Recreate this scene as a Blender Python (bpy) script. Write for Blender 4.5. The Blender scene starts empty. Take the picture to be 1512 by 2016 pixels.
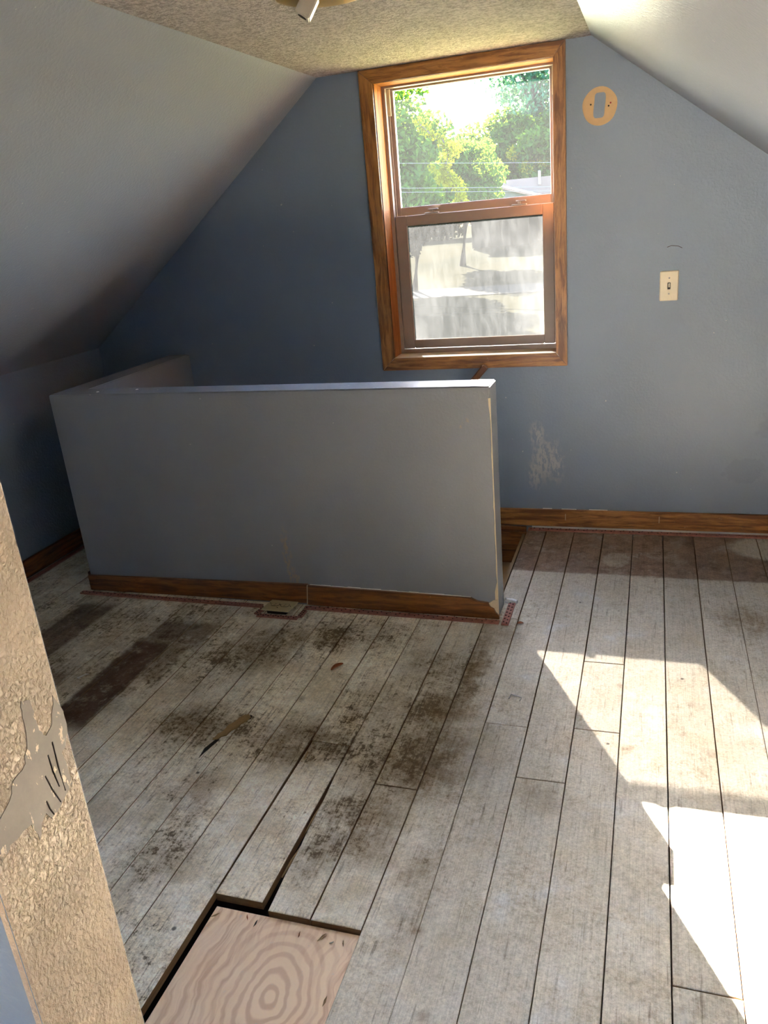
import bpy, bmesh, math, random
import numpy as np
from mathutils import Vector, Matrix

S = bpy.context.scene
C = S.collection

# ---------------------------------------------------------------- camera
CAM = Vector((0.4968, -2.5497, 1.3942)); YAW, PITCH, ROLL, FPX = -0.3394, -0.3527, -0.0914, 1568.5
cy_, sy_ = math.cos(YAW), math.sin(YAW); cp_, sp_ = math.cos(PITCH), math.sin(PITCH)
fwd = Vector((sy_*cp_, cy_*cp_, sp_)); rgt = Vector((cy_, -sy_, 0)); upv = rgt.cross(fwd)
r2 = rgt*math.cos(ROLL) + upv*math.sin(ROLL); u2 = -rgt*math.sin(ROLL) + upv*math.cos(ROLL)
cd = bpy.data.cameras.new('camera'); cam = bpy.data.objects.new('camera', cd); C.objects.link(cam)
cam.matrix_world = Matrix(((r2.x, u2.x, -fwd.x, CAM.x), (r2.y, u2.y, -fwd.y, CAM.y), (r2.z, u2.z, -fwd.z, CAM.z), (0, 0, 0, 1)))
cd.sensor_fit = 'HORIZONTAL'; cd.sensor_width = 36.0; cd.lens = FPX/1512*36.0; cd.clip_start = 0.02; cd.clip_end = 500
S.camera = cam

# ---------------------------------------------------------------- sky, sun, exposure
SUN_DIR = Vector((-0.69, 1.345, 1.0)).normalized()          # towards the sun
w = bpy.data.worlds.new('sky'); S.world = w; w.use_nodes = True
wn = w.node_tree; bg = wn.nodes['Background']
sky = wn.nodes.new('ShaderNodeTexSky'); sky.sky_type = 'NISHITA'; sky.sun_disc = False
sky.sun_elevation = math.asin(SUN_DIR.z); sky.sun_rotation = math.atan2(SUN_DIR.x, SUN_DIR.y)
sky.air_density = 1.0; sky.dust_density = 1.0; sky.ozone_density = 1.0
wn.links.new(sky.outputs[0], bg.inputs[0]); bg.inputs[1].default_value = 0.55
sd = bpy.data.lights.new('sun', 'SUN'); sd.energy = 32.0; sd.angle = math.radians(0.55); sd.color = (1.0, 0.90, 0.79)
so = bpy.data.objects.new('sun', sd); C.objects.link(so)
so.rotation_euler = (-SUN_DIR).to_track_quat('-Z', 'Y').to_euler(); so.location = (-8, 16, 14)
S.view_settings.view_transform = 'Standard'; S.view_settings.look = 'None'
S.view_settings.gamma = 1.0; S.view_settings.exposure = 4.4; S.view_settings.use_curve_mapping = False
S.cycles.max_bounces = 8; S.cycles.diffuse_bounces = 5; S.cycles.glossy_bounces = 3
S.cycles.transparent_max_bounces = 16; S.cycles.transmission_bounces = 6
S.cycles.sample_clamp_indirect = 8.0; S.cycles.caustics_reflective = False; S.cycles.caustics_refractive = False
S.cycles.use_denoising = True; S.cycles.use_adaptive_sampling = True; S.cycles.adaptive_threshold = .09; S.cycles.adaptive_min_samples = 16

# ---------------------------------------------------------------- measures (metres)
HW, XL, TH, YD = 0.8507, -1.7613, 0.1126, 0.885
XKL, ZK, XCL, ZC, XCR, XKR = -2.165, 0.899, -0.8353, 1.957, 0.2553, 1.65
YR = -5.0                                   # rear gable wall
ZWELL = -2.3
WX0, WX1, WZ0, WZ1 = -0.5945, 0.1188, 0.800, 1.900       # clear opening inside the casing
YOUT = 1.09

# ---------------------------------------------------------------- node helpers
def srgb(r, g, b):
    f = lambda c: (c/255/12.92) if c/255 <= .04045 else ((c/255+.055)/1.055)**2.4
    return (f(r), f(g), f(b), 1.0)
class NT:
    def __init__(s, name):
        s.m = bpy.data.materials.new(name); s.m.use_nodes = True; s.t = s.m.node_tree
        s.t.nodes.clear(); s.out = s.t.nodes.new('ShaderNodeOutputMaterial')
    def n(s, typ, **kw):
        nd = s.t.nodes.new('ShaderNode' + typ)
        for k, v in kw.items(): setattr(nd, k, v)
        return nd
    def l(s, a, b): s.t.links.new(a, b)
    def put(s, sock, v):
        if hasattr(v, 'is_linked') or isinstance(v, bpy.types.NodeSocket): s.l(v, sock)
        else: sock.default_value = v
    def math(s, op, a, b=0.0, clamp=False):
        nd = s.n('Math', operation=op, use_clamp=clamp); s.put(nd.inputs[0], a); s.put(nd.inputs[1], b); return nd.outputs[0]
    def vmath(s, op, a, b=(0, 0, 0)):
        nd = s.n('VectorMath', operation=op); s.put(nd.inputs[0], a); s.put(nd.inputs[1], b)
        return nd.outputs['Value'] if op in ('LENGTH', 'DOT_PRODUCT') else nd.outputs[0]
    def pos(s): return s.n('NewGeometry').outputs['Position']
    def obj(s): return s.n('TexCoord').outputs['Object']
    def noise(s, vec, scale, detail=4, rough=.55, dist=0.0, color=False):
        nd = s.n('TexNoise'); s.put(nd.inputs['Vector'], vec); nd.inputs['Scale'].default_value = scale
        nd.inputs['Detail'].default_value = detail; nd.inputs['Roughness'].default_value = rough; nd.inputs['Distortion'].default_value = dist
        return nd.outputs['Color' if color else 'Fac']
    def step(s, v, a, b, lo=0.0, hi=1.0):
        nd = s.n('MapRange', interpolation_type='SMOOTHSTEP'); s.put(nd.inputs['Value'], v)
        nd.inputs['From Min'].default_value = a; nd.inputs['From Max'].default_value = b
        nd.inputs['To Min'].default_value = lo; nd.inputs['To Max'].default_value = hi
        return nd.outputs[0]
    def mix(s, f, a, b, mode='MIX'):
        nd = s.n('Mix', data_type='RGBA', blend_type=mode); s.put(nd.inputs[0], f); s.put(nd.inputs[6], a); s.put(nd.inputs[7], b); return nd.outputs[2]
    def bump(s, h, strength=.3, dist=.002, normal=None):
        nd = s.n('Bump'); s.put(nd.inputs['Height'], h); nd.inputs['Strength'].default_value = strength; nd.inputs['Distance'].default_value = dist
        if normal is not None: s.l(normal, nd.inputs['Normal'])
        return nd.outputs[0]
    def bsdf(s, color, rough=.5, normal=None, metal=0.0, spec=.5):
        b = s.n('BsdfPrincipled'); s.put(b.inputs['Base Color'], color); s.put(b.inputs['Roughness'], rough)
        b.inputs['Metallic'].default_value = metal; b.inputs['Specular IOR Level'].default_value = spec
        if normal is not None: s.l(normal, b.inputs['Normal'])
        return b.outputs[0]
    def done(s, sh): s.l(sh, s.out.inputs['Surface']); return s.m
M = {}

def scaled(t, v, sc): return t.vmath('MULTIPLY', v, sc)
def ellipse(t, p, cx, cy, cz, rx, ry, rz, soft=.35):
    """1 inside an ellipsoid, 0 outside, soft edge"""
    d = t.vmath('LENGTH', t.vmath('MULTIPLY', t.vmath('SUBTRACT', p, (cx, cy, cz)), (1/rx, 1/ry, 1/rz)))
    return t.step(d, 1+soft, 1-soft)

def mat_paint(name, col, rough=.42, peel=1.0, scuffs=(), scuffcol=(150, 140, 130), blot=()):
    t = NT(name); p = t.pos()
    n1 = t.noise(p, 2.2, 3); n2 = t.noise(p, 95, 3, .5); n3 = t.noise(p, 26, 2)
    c = t.mix(t.step(n1, .35, .65, 0, .45), srgb(*col), srgb(*[min(255, int(x*1.06)) for x in col]))
    q = t.vmath('ADD', p, t.vmath('MULTIPLY', t.vmath('SUBTRACT', t.noise(p, 14, 4, color=True), (.5, .5, .5)), (.16, .16, .16)))
    if blot:
        f = None
        for b in blot:
            e = ellipse(t, q, *b, soft=.12); f = e if f is None else t.math('MAXIMUM', f, e)
        c = t.mix(t.math('MULTIPLY', f, .25), c, srgb(*[int(x*.86) for x in col]))
    q2 = t.vmath('ADD', p, t.vmath('MULTIPLY', t.vmath('SUBTRACT', t.noise(p, 40, 4, color=True), (.5, .5, .5)), (.03, .03, .05)))
    if scuffs:
        f = None
        for b in scuffs:
            e = ellipse(t, q2, *b, soft=.6); f = e if f is None else t.math('MAXIMUM', f, e)
        fl = t.step(t.noise(t.vmath('MULTIPLY', p, (1, 1, .35)), 90, 5, .7), .44, .56)
        c = t.mix(t.math('MULTIPLY', t.math('MULTIPLY', f, fl), .55), c, srgb(*scuffcol))
    sp = t.step(t.noise(p, 42, 2, .5), .765, .78)
    c = t.mix(t.math('MULTIPLY', sp, .5), c, srgb(205, 200, 190))
    h = t.math('ADD', t.step(n2, .4, .7), t.math('MULTIPLY', n3, .8))
    M[name] = t.done(t.bsdf(c, rough, t.bump(h, .22*peel, .0018), spec=.5)); return M[name]

def mat_plain(name, col, rough=.5, metal=0.0, noise=.12, scale=30, bump=.1):
    t = NT(name); p = t.obj(); n1 = t.noise(p, scale, 4)
    dk = [int(x*(1-noise)) for x in col]
    c = t.mix(n1, srgb(*dk), srgb(*col))
    M[name] = t.done(t.bsdf(c, rough, t.bump(n1, bump, .001), metal)); return M[name]

def mat_oak(name, axis, light=(176, 122, 66), dark=(104, 62, 28), rough=.38, wear=0.0, spec=.5):
    t = NT(name); p = t.pos()
    st = {'x': (3.0, 34, 34), 'y': (34, 3.0, 34), 'z': (34, 34, 3.0)}[axis]
    wob = t.vmath('MULTIPLY', t.vmath('SUBTRACT', t.noise(p, 5, 3, color=True), (.5, .5, .5)), (.02, .02, .02))
    q = t.vmath('MULTIPLY', t.vmath('ADD', p, wob), st)
    g = t.noise(q, 1.6, 6, .65, .6); f = t.noise(q, 8, 3, .6)
    c = t.mix(t.step(g, .34, .66), srgb(*dark), srgb(*light))
    c = t.mix(t.math('MULTIPLY', t.step(f, .55, .75), .5), c, srgb(*[int(x*.72) for x in dark]))
    if wear: c = t.mix(t.math('MULTIPLY', t.step(t.noise(p, 50, 5, .7), .68, .72), wear), c, srgb(200, 180, 150))
    M[name] = t.done(t.bsdf(c, rough, t.bump(g, .12, .001), spec=spec)); return M[name]

# ------ paint, trim, metal
mat_paint('wall_paint', (116, 129, 146), .40, 1.0,
          scuffs=((.06, YD, .33, .05, .1, .09), (.02, YD, .26, .035, .1, .06), (.11, YD, .31, .03, .1, .08), (.03, YD, .44, .03, .1, .05)),
          scuffcol=(172, 168, 164), blot=((.87, YD, .28, .06, .1, .055), (1.02, YD, .47, .09, .1, .07)))
mat_paint('half_wall_paint', (130, 133, 138), .27, .9,
          scuffs=((-.815, 0, .215, .016, .1, .085), (-.805, 0, .13, .014, .1, .04), (-.785, 0, .11, .01, .1, .03), (-.08, 0, .74, .006, .1, .012), (-.10, 0, .72, .005, .1, .01)), scuffcol=(168, 146, 112))
mat_paint('slope_paint', (136, 140, 148), .34, 1.0)
mat_oak('oak_x', 'x', wear=.5); mat_oak('oak_z', 'z'); mat_oak('oak_jamb_z', 'z', (150, 96, 52), (120, 72, 36), .7, 0, .08)
mat_oak('oak_jamb_x', 'x', (150, 96, 52), (120, 72, 36), .7, 0, .08)
mat_oak('oak_old_x', 'x', (150, 96, 48), (92, 52, 22), .4, .4); mat_oak('oak_old_y', 'y', (140, 88, 44), (80, 42, 18), .45)
mat_plain('sash_metal', (146, 128, 116), .4, 0.0, .08, 20, .05)
mat_plain('sash_dark', (70, 52, 44), .5); mat_plain('latch_metal', (172, 166, 158), .35, .7)
mat_plain('cream_plastic', (222, 208, 180), .4, 0, .06); mat_plain('ivory_plate', (196, 180, 140), .45, 0, .12)
mat_plain('dark_slot', (26, 20, 16), .7); mat_plain('brass', (214, 172, 78), .32, .8, .1, 12, .03)
mat_plain('porcelain', (206, 196, 180), .35); mat_plain('steel', (150, 148, 145), .35, .9)
mat_plain('tack_wood', (188, 124, 108), .75, 0, .45, 70, .3); mat_plain('nail_rust', (62, 26, 18), .6, .3)
mat_plain('drywall_raw', (208, 190, 158), .8, 0, .12, 60); mat_plain('sill_paint', (226, 224, 220), .45, 0, .1, 14)
mat_plain('void_dark', (34, 27, 22), .9); mat_plain('tread_tan', (176, 146, 108), .6, 0, .2, 24)
mat_plain('ring_primer', (205, 168, 122), .7, 0, .1, 40); mat_plain('hole_red', (150, 40, 30), .6)
mat_plain('handrail_wood', (112, 72, 46), .28, 0, .2, 40, .05); mat_plain('leaf_dry', (168, 92, 40), .7, 0, .3, 80)
mat_plain('wood_chip', (176, 142, 96), .75, 0, .3, 90, .3)
mat_plain('exterior_siding', (26, 32, 28), 1.0); mat_plain('asphalt', (176, 172, 166), .9, 0, .15, 2)
mat_plain('shingle', (58, 44, 36), 1.0, 0, .25, 3); mat_plain('wire_dark', (34, 36, 38), .5); mat_plain('bark', (34, 28, 22), .9, 0, .3, 8, .4)
mat_plain('fill_facade', (150, 142, 132), .9, 0, .2, 3); mat_plain('pipe_metal', (96, 96, 96), .5); mat_plain('far_glass', (60, 66, 70), .15)

def mat_ceiling():
    t = NT('popcorn_ceiling'); p = t.pos()
    a = t.noise(p, 120, 4, .65); b = t.noise(p, 55, 3, .6)
    v = t.math('ADD', t.math('MULTIPLY', a, .6), t.math('MULTIPLY', b, .4))
    c = t.mix(t.step(v, .38, .6), srgb(148, 139, 136), srgb(194, 184, 181))
    M['popcorn_ceiling'] = t.done(t.bsdf(c, .9, t.bump(t.step(v, .36, .66), .9, .006), spec=.2))
mat_ceiling()

def mat_jamb():
    t = NT('jamb_plaster'); p = t.pos()
    a = t.noise(t.vmath('MULTIPLY', p, (1, 1, .8)), 230, 3, .5, .3); b = t.noise(p, 70, 3)
    n1 = t.noise(p, 12, 4)
    c = t.mix(t.step(n1, .35, .65), srgb(178, 158, 136), srgb(206, 184, 158))
    c = t.mix(t.math('MULTIPLY', t.step(t.noise(p, 24, 5, .7), .5, .8), .35), c, srgb(150, 132, 116))
    h = t.math('ADD', t.step(a, .34, .68), t.math('MULTIPLY', b, .8))
    M['jamb_plaster'] = t.done(t.bsdf(c, .38, t.bump(h, .8, .0022), spec=.5))
    t = NT('jamb_scrape'); p = t.pos(); n1 = t.noise(p, 60, 4)
    c = t.mix(n1, srgb(98, 87, 79), srgb(124, 111, 101)); c = t.mix(t.step(t.noise(t.vmath('MULTIPLY', p, (1, 1.4, .7)), 75, 4, .6), .60, .64), c, srgb(208, 186, 158))
    M['jamb_scrape'] = t.done(t.bsdf(c, .55, t.bump(n1, .3, .001)))
mat_jamb()

def mat_ply():
    t = NT('plywood'); p = t.obj()
    wob = t.vmath('MULTIPLY', t.vmath('SUBTRACT', t.noise(p, 7, 3, color=True), (.5, .5, .5)), (.07, .07, 0))
    q = t.vmath('ADD', p, wob)
    d = t.vmath('LENGTH', t.vmath('MULTIPLY', t.vmath('SUBTRACT', q, (.035, .052, 0)), (1.0, .62, 0)))   # rings around the knot
    base = t.math('ADD', t.math('MULTIPLY', d, 300), t.math('MULTIPLY', t.noise(p, 4, 2), 8))
    ring = t.math('SINE', base)
    far = t.step(d, .03, .16)
    q2 = t.vmath('MULTIPLY', t.vmath('ADD', p, t.vmath('MULTIPLY', wob, (1.2, .2, 0))), (34, 1.6, 1))
    st = t.noise(q2, 2.2, 3, .5)
    g = t.math('ADD', t.math('MULTIPLY', t.step(ring, -.2, .9), t.math('SUBTRACT', 1.0, t.math('MULTIPLY', far, .75))), t.math('MULTIPLY', t.step(st, .45, .62), far))
    c = t.mix(t.math('MULTIPLY', g, .7), srgb(248, 220, 190), srgb(212, 170, 138))
    c = t.mix(t.math('MULTIPLY', t.step(t.noise(p, 5, 3), .45, .7), .35), c, srgb(236, 196, 158))
    c = t.mix(t.math('MULTIPLY', t.step(t.noise(p, 40, 6, .7), .63, .68), .5), c, srgb(206, 200, 196))
    M['plywood'] = t.done(t.bsdf(c, .62, t.bump(st, .08, .001)))
mat_ply()

def mat_boards():
    t = NT('worn_painted_boards'); p = t.pos(); rnd = t.n('ObjectInfo').outputs['Random']
    off = t.n('CombineXYZ'); t.l(t.math('MULTIPLY', rnd, 13.0), off.inputs[2])
    pr = t.vmath('ADD', p, off.outputs[0])
    wob = t.vmath('MULTIPLY', t.vmath('SUBTRACT', t.noise(p, 16, 5, .65, color=True), (.5, .5, .5)), (.13, .13, 0))
    q = t.vmath('MULTIPLY', t.vmath('ADD', p, wob), (1, 1, 0))
    wob2 = t.vmath('MULTIPLY', t.vmath('SUBTRACT', t.noise(p, 30, 5, .65, color=True), (.5, .5, .5)), (.035, .035, 0))
    qs = t.vmath('MULTIPLY', t.vmath('ADD', p, wob2), (1, 1, 0))
    def blobs(lst, v, soft):
        f = None
        for (x, y, rx, ry, k) in lst:
            e = t.math('MULTIPLY', ellipse(t, v, x, y, 0, rx, ry, 1, soft), k); f = e if f is None else t.math('MAXIMUM', f, e)
        return f
    sep = t.n('SeparateXYZ'); t.l(qs, sep.inputs[0])
    # bare brown border along the window wall, and solid brown places
    band = t.math('MULTIPLY', t.step(sep.outputs[1], .405, .425), t.step(sep.outputs[0], -.4, -.3))
    hole = blobs([(1.02, .74, .19, .125, 1.0), (.385, .56, .055, .07, .55), (.60, .88, .16, .03, .8)], qs, .14)
    band = t.math('MULTIPLY', band, t.math('SUBTRACT', 1.0, hole))
    band = t.math('MULTIPLY', band, t.math('SUBTRACT', 1.0, t.math('MULTIPLY', t.step(t.noise(p, 9, 5, .7), .5, .66), .45)))
    def boxes(lst):
        f = None
        for (xa, xb, ya, yb, k) in lst:
            e = t.math('MULTIPLY', t.math('MULTIPLY', t.step(sep.outputs[0], xa-.012, xa+.012), t.step(sep.outputs[0], xb+.012, xb-.012)),
                       t.math('MULTIPLY', t.step(sep.outputs[1], ya-.05, ya+.05), t.step(sep.outputs[1], yb+.03, yb-.03)))
            e = t.math('MULTIPLY', e, k); f = e if f is None else t.math('MAXIMUM', f, e)
        return f
    solid = boxes([(-1.29, -1.14, -.90, -.36, 1.0), (-1.265, -1.03, -.37, -.21, .75), (-1.72, -1.56, -.56, -.12, .85), (-1.14, -1.06, -.60, -.36, .5), (-1.50, -1.39, -1.0, -.62, .7)])
    solid = t.math('MULTIPLY', solid, t.step(t.noise(p, 11, 6, .7), .22, .5))
    dirt = blobs([(-1.35, -.40, .55, .42, .5), (-.83, -.38, .18, .12, .7), (-.74, -.27, .13, .09, .75), (-.80, -.80, .12, .10, .85), (-.68, -.80, .10, .06, .7), (-.42, -.82, .16, .10, .85),
                  (-.30, -.62, .10, .16, .45), (-.08, -.60, .10, .10, .85), (-.06, -.82, .13, .16, .9), (-.15, -1.10, .09, .12, .75), (-.02, -.36, .035, .26, .9),
                  (-.56, -.22, .12, .10, .75), (-.38, -.2, .10, .10, .5), (-.15, -.35, .12, .12, .5), (-.62, -1.1, .06, .12, .5), (-.58, -1.3, .07, .10, .5),
                  (.05, -.12, .05, .09, .6), (.04, -1.25, .04, .18, .4), (.27, -.9, .06, .06, .35), (.84, .1, .09, .10, .6), (-1.1, -.1, .3, .06, .5), (-.22, -1.22, .05, .08, .5)], q, .75)
    # worn white paint: flakes at two sizes plus streaks along the grain
    mid = t.noise(pr, 14, 9, .80, .1); fine = t.noise(pr, 58, 9, .86, .1)
    grain = t.noise(t.vmath('MULTIPLY', pr, (95, 5, 1)), 1.5, 5, .65)
    side = t.step(sep.outputs[0], -.35, .25)                       # 0 left part of the room, 1 right part
    v = t.math('ADD', t.math('MULTIPLY', mid, .34), t.math('ADD', t.math('MULTIPLY', fine, .48), t.math('MULTIPLY', grain, .18)))
    big = t.noise(p, 2.6, 3, .5)
    bias = t.math('ADD', t.math('MULTIPLY', t.math('SUBTRACT', big, .5), .22), t.math('MULTIPLY', side, .02))
    v = t.math('SUBTRACT', t.math('ADD', v, bias), t.math('MULTIPLY', dirt, .085))
    cover = t.step(v, .40, .51)
    flake = t.step(t.math('ADD', v, t.math('MULTIPLY', side, .02)), .404, .430)
    white = t.mix(t.step(mid, .35, .65), srgb(234, 220, 196), srgb(250, 243, 228))
    yellow = t.math('MULTIPLY', t.step(t.noise(p, 5.5, 5, .6), .47, .66), .55)
    white = t.mix(yellow, white, srgb(196, 178, 146))
    greyed = t.mix(t.step(fine, .35, .65), srgb(176, 160, 134), srgb(218, 204, 180))
    worn = t.mix(t.step(fine, .3, .7), srgb(132, 126, 115), srgb(176, 170, 157)); greyed = t.mix(t.math('MULTIPLY', side, .6), greyed, srgb(138, 130, 118))
    tint = t.noise(p, 7, 4, .6)
    worn = t.mix(t.step(tint, .55, .72, 0, .6), worn, srgb(166, 174, 184)); worn = t.mix(t.step(tint, .45, .28, 0, .6), worn, srgb(158, 144, 118))
    c = t.mix(cover, greyed, t.mix(t.math('MULTIPLY', side, .75), white, worn))
    c = t.mix(t.math('MULTIPLY', t.math('SUBTRACT', 1.0, flake), t.math('SUBTRACT', .85, t.math('MULTIPLY', side, .5))), c, srgb(74, 58, 46))
    dd = t.math('MULTIPLY', dirt, t.step(t.noise(pr, 20, 7, .75), .24, .56))
    c = t.mix(t.math('MULTIPLY', dd, .80), c, srgb(96, 74, 42))
    sol = t.math('MAXIMUM', band, solid)
    brown = t.mix(t.step(mid, .35, .7), srgb(72, 48, 34), srgb(108, 84, 66))
    brown = t.mix(band, brown, t.mix(t.step(mid, .3, .7), srgb(98, 76, 62), srgb(150, 128, 110)))
    c = t.mix(t.math('MULTIPLY', sol, t.step(fine, .7, .55, .35, 1.0)), c, brown)
    # grain lines and old nail holes
    c = t.mix(t.math('MULTIPLY', t.step(grain, .42, .30), .5), c, srgb(92, 80, 66))
    vo = t.n('TexVoronoi', feature='F1'); t.l(t.vmath('MULTIPLY', p, (1, 1, 0)), vo.inputs['Vector']); vo.inputs['Scale'].default_value = 7.0
    spot = t.math('MULTIPLY', t.step(vo.outputs['Distance'], .05, .02), t.step(t.noise(p, 3.1, 2), .43, .47))
    c = t.mix(t.math('MULTIPLY', spot, .85), c, srgb(40, 26, 18))
    halo = t.math('MULTIPLY', t.step(vo.outputs['Distance'], .17, .03), t.step(t.noise(p, 2.7, 2), .5, .54))
    c = t.mix(t.math('MULTIPLY', halo, .45), c, srgb(112, 84, 52))
    speck = t.noise(pr, 150, 5, .75); lines = t.noise(t.vmath('MULTIPLY', pr, (260, 4, 1)), 1.3, 4, .7)
    var = t.math('ADD', t.math('MULTIPLY', t.step(speck, .34, .66), .34), t.math('MULTIPLY', t.step(lines, .32, .6), .20))
    tone = t.math('MULTIPLY', t.math('ADD', .90, t.math('MULTIPLY', rnd, .14)), t.math('ADD', .74, var))
    tn = t.n('CombineXYZ'); [t.l(tone, tn.inputs[i]) for i in range(3)]
    c = t.mix(1.0, c, tn.outputs[0], 'MULTIPLY')
    h = t.math('ADD', t.step(mid, .42, .56), t.math('ADD', grain, fine))
    rough = t.math('ADD', .44, t.math('MULTIPLY', t.math('SUBTRACT', 1.0, cover), .2))
    M['boards'] = t.done(t.bsdf(c, rough, t.bump(h, .35, .0014), spec=.2))
    t = NT('board_end_wood'); p = t.pos(); g = t.noise(t.vmath('MULTIPLY', p, (40, 5, 120)), 1.5, 4)
    M['board_end'] = t.done(t.bsdf(t.mix(g, srgb(98, 70, 44), srgb(160, 122, 80)), .8))
mat_boards()

def mat_glass(name, haze, tint, pattern):
    """window glass with a film of dust: clear + translucent dirt"""
    t = NT(name); p = t.pos()
    tr = t.n('BsdfTransparent'); tr.inputs[0].default_value = (*tint, 1)
    du = t.n('BsdfTranslucent'); du.inputs[0].default_value = (.86, .90, .92, 1)
    gl = t.n('BsdfGlossy'); gl.inputs['Roughness'].default_value = .03; gl.inputs[0].default_value = (1, 1, 1, 1)
    if pattern:
        a = t.noise(t.vmath('MULTIPLY', p, (30, 1, 7)), 1.4, 6, .7, .4); b = t.noise(t.vmath('ADD', p, (.3, 0, .15)), 2.6, 4, .55)
        f = t.math('MULTIPLY', t.math('ADD', 1.5, t.math('ADD', t.step(a, .35, .7), t.math('MULTIPLY', t.step(b, .40, .58), 1.3))), haze, clamp=True)
    else:
        f = t.math('ADD', haze*.8, t.math('MULTIPLY', t.noise(p, 7, 4), haze*.4))
    m1 = t.n('MixShader'); t.l(f, m1.inputs[0]); t.l(tr.outputs[0], m1.inputs[1]); t.l(du.outputs[0], m1.inputs[2])
    m2 = t.n('MixShader'); fr = t.n('Fresnel'); fr.inputs[0].default_value = 1.25; t.l(fr.outputs[0], m2.inputs[0])
    t.l(m1.outputs[0], m2.inputs[1]); t.l(gl.outputs[0], m2.inputs[2])
    M[name] = t.done(m2.outputs[0])
mat_glass('glass_upper', .0020, (.93, .95, .94), False); mat_glass('glass_lower', .00155, (.013, .013, .0122), True); mat_glass('glass_rear', .01, (.95, .96, .96), False)

def mat_leaf(name, col, tcol):
    t = NT(name); rnd = t.noise(t.pos(), 1.1, 3)
    d = t.n('BsdfDiffuse'); x = t.n('BsdfTranslucent')
    t.l(t.mix(rnd, srgb(*[int(c*.7) for c in col]), srgb(*col)), d.inputs[0]); t.l(t.mix(rnd, srgb(*[int(c*.7) for c in tcol]), srgb(*tcol)), x.inputs[0])
    m = t.n('MixShader'); m.inputs[0].default_value = .5; t.l(d.outputs[0], m.inputs[1]); t.l(x.outputs[0], m.inputs[2])
    M[name] = t.done(m.outputs[0])
mat_leaf('leaf_green', (32, 55, 24), (57, 78, 13)); mat_leaf('leaf_dark', (42, 70, 58), (54, 80, 46)); mat_leaf('leaf_yellow', (70, 76, 12), (92, 92, 8))
def mat_grass():
    t = NT('lawn'); p = t.pos(); n1 = t.noise(p, .25, 5, .6); n2 = t.noise(p, 6, 4)
    c = t.mix(t.step(n1, .4, .6), srgb(74, 80, 44), srgb(116, 110, 70)); c = t.mix(n2, c, srgb(62, 68, 36))
    M['lawn'] = t.done(t.bsdf(c, .95, t.bump(n2, .5, .05)))
mat_grass()

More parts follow.
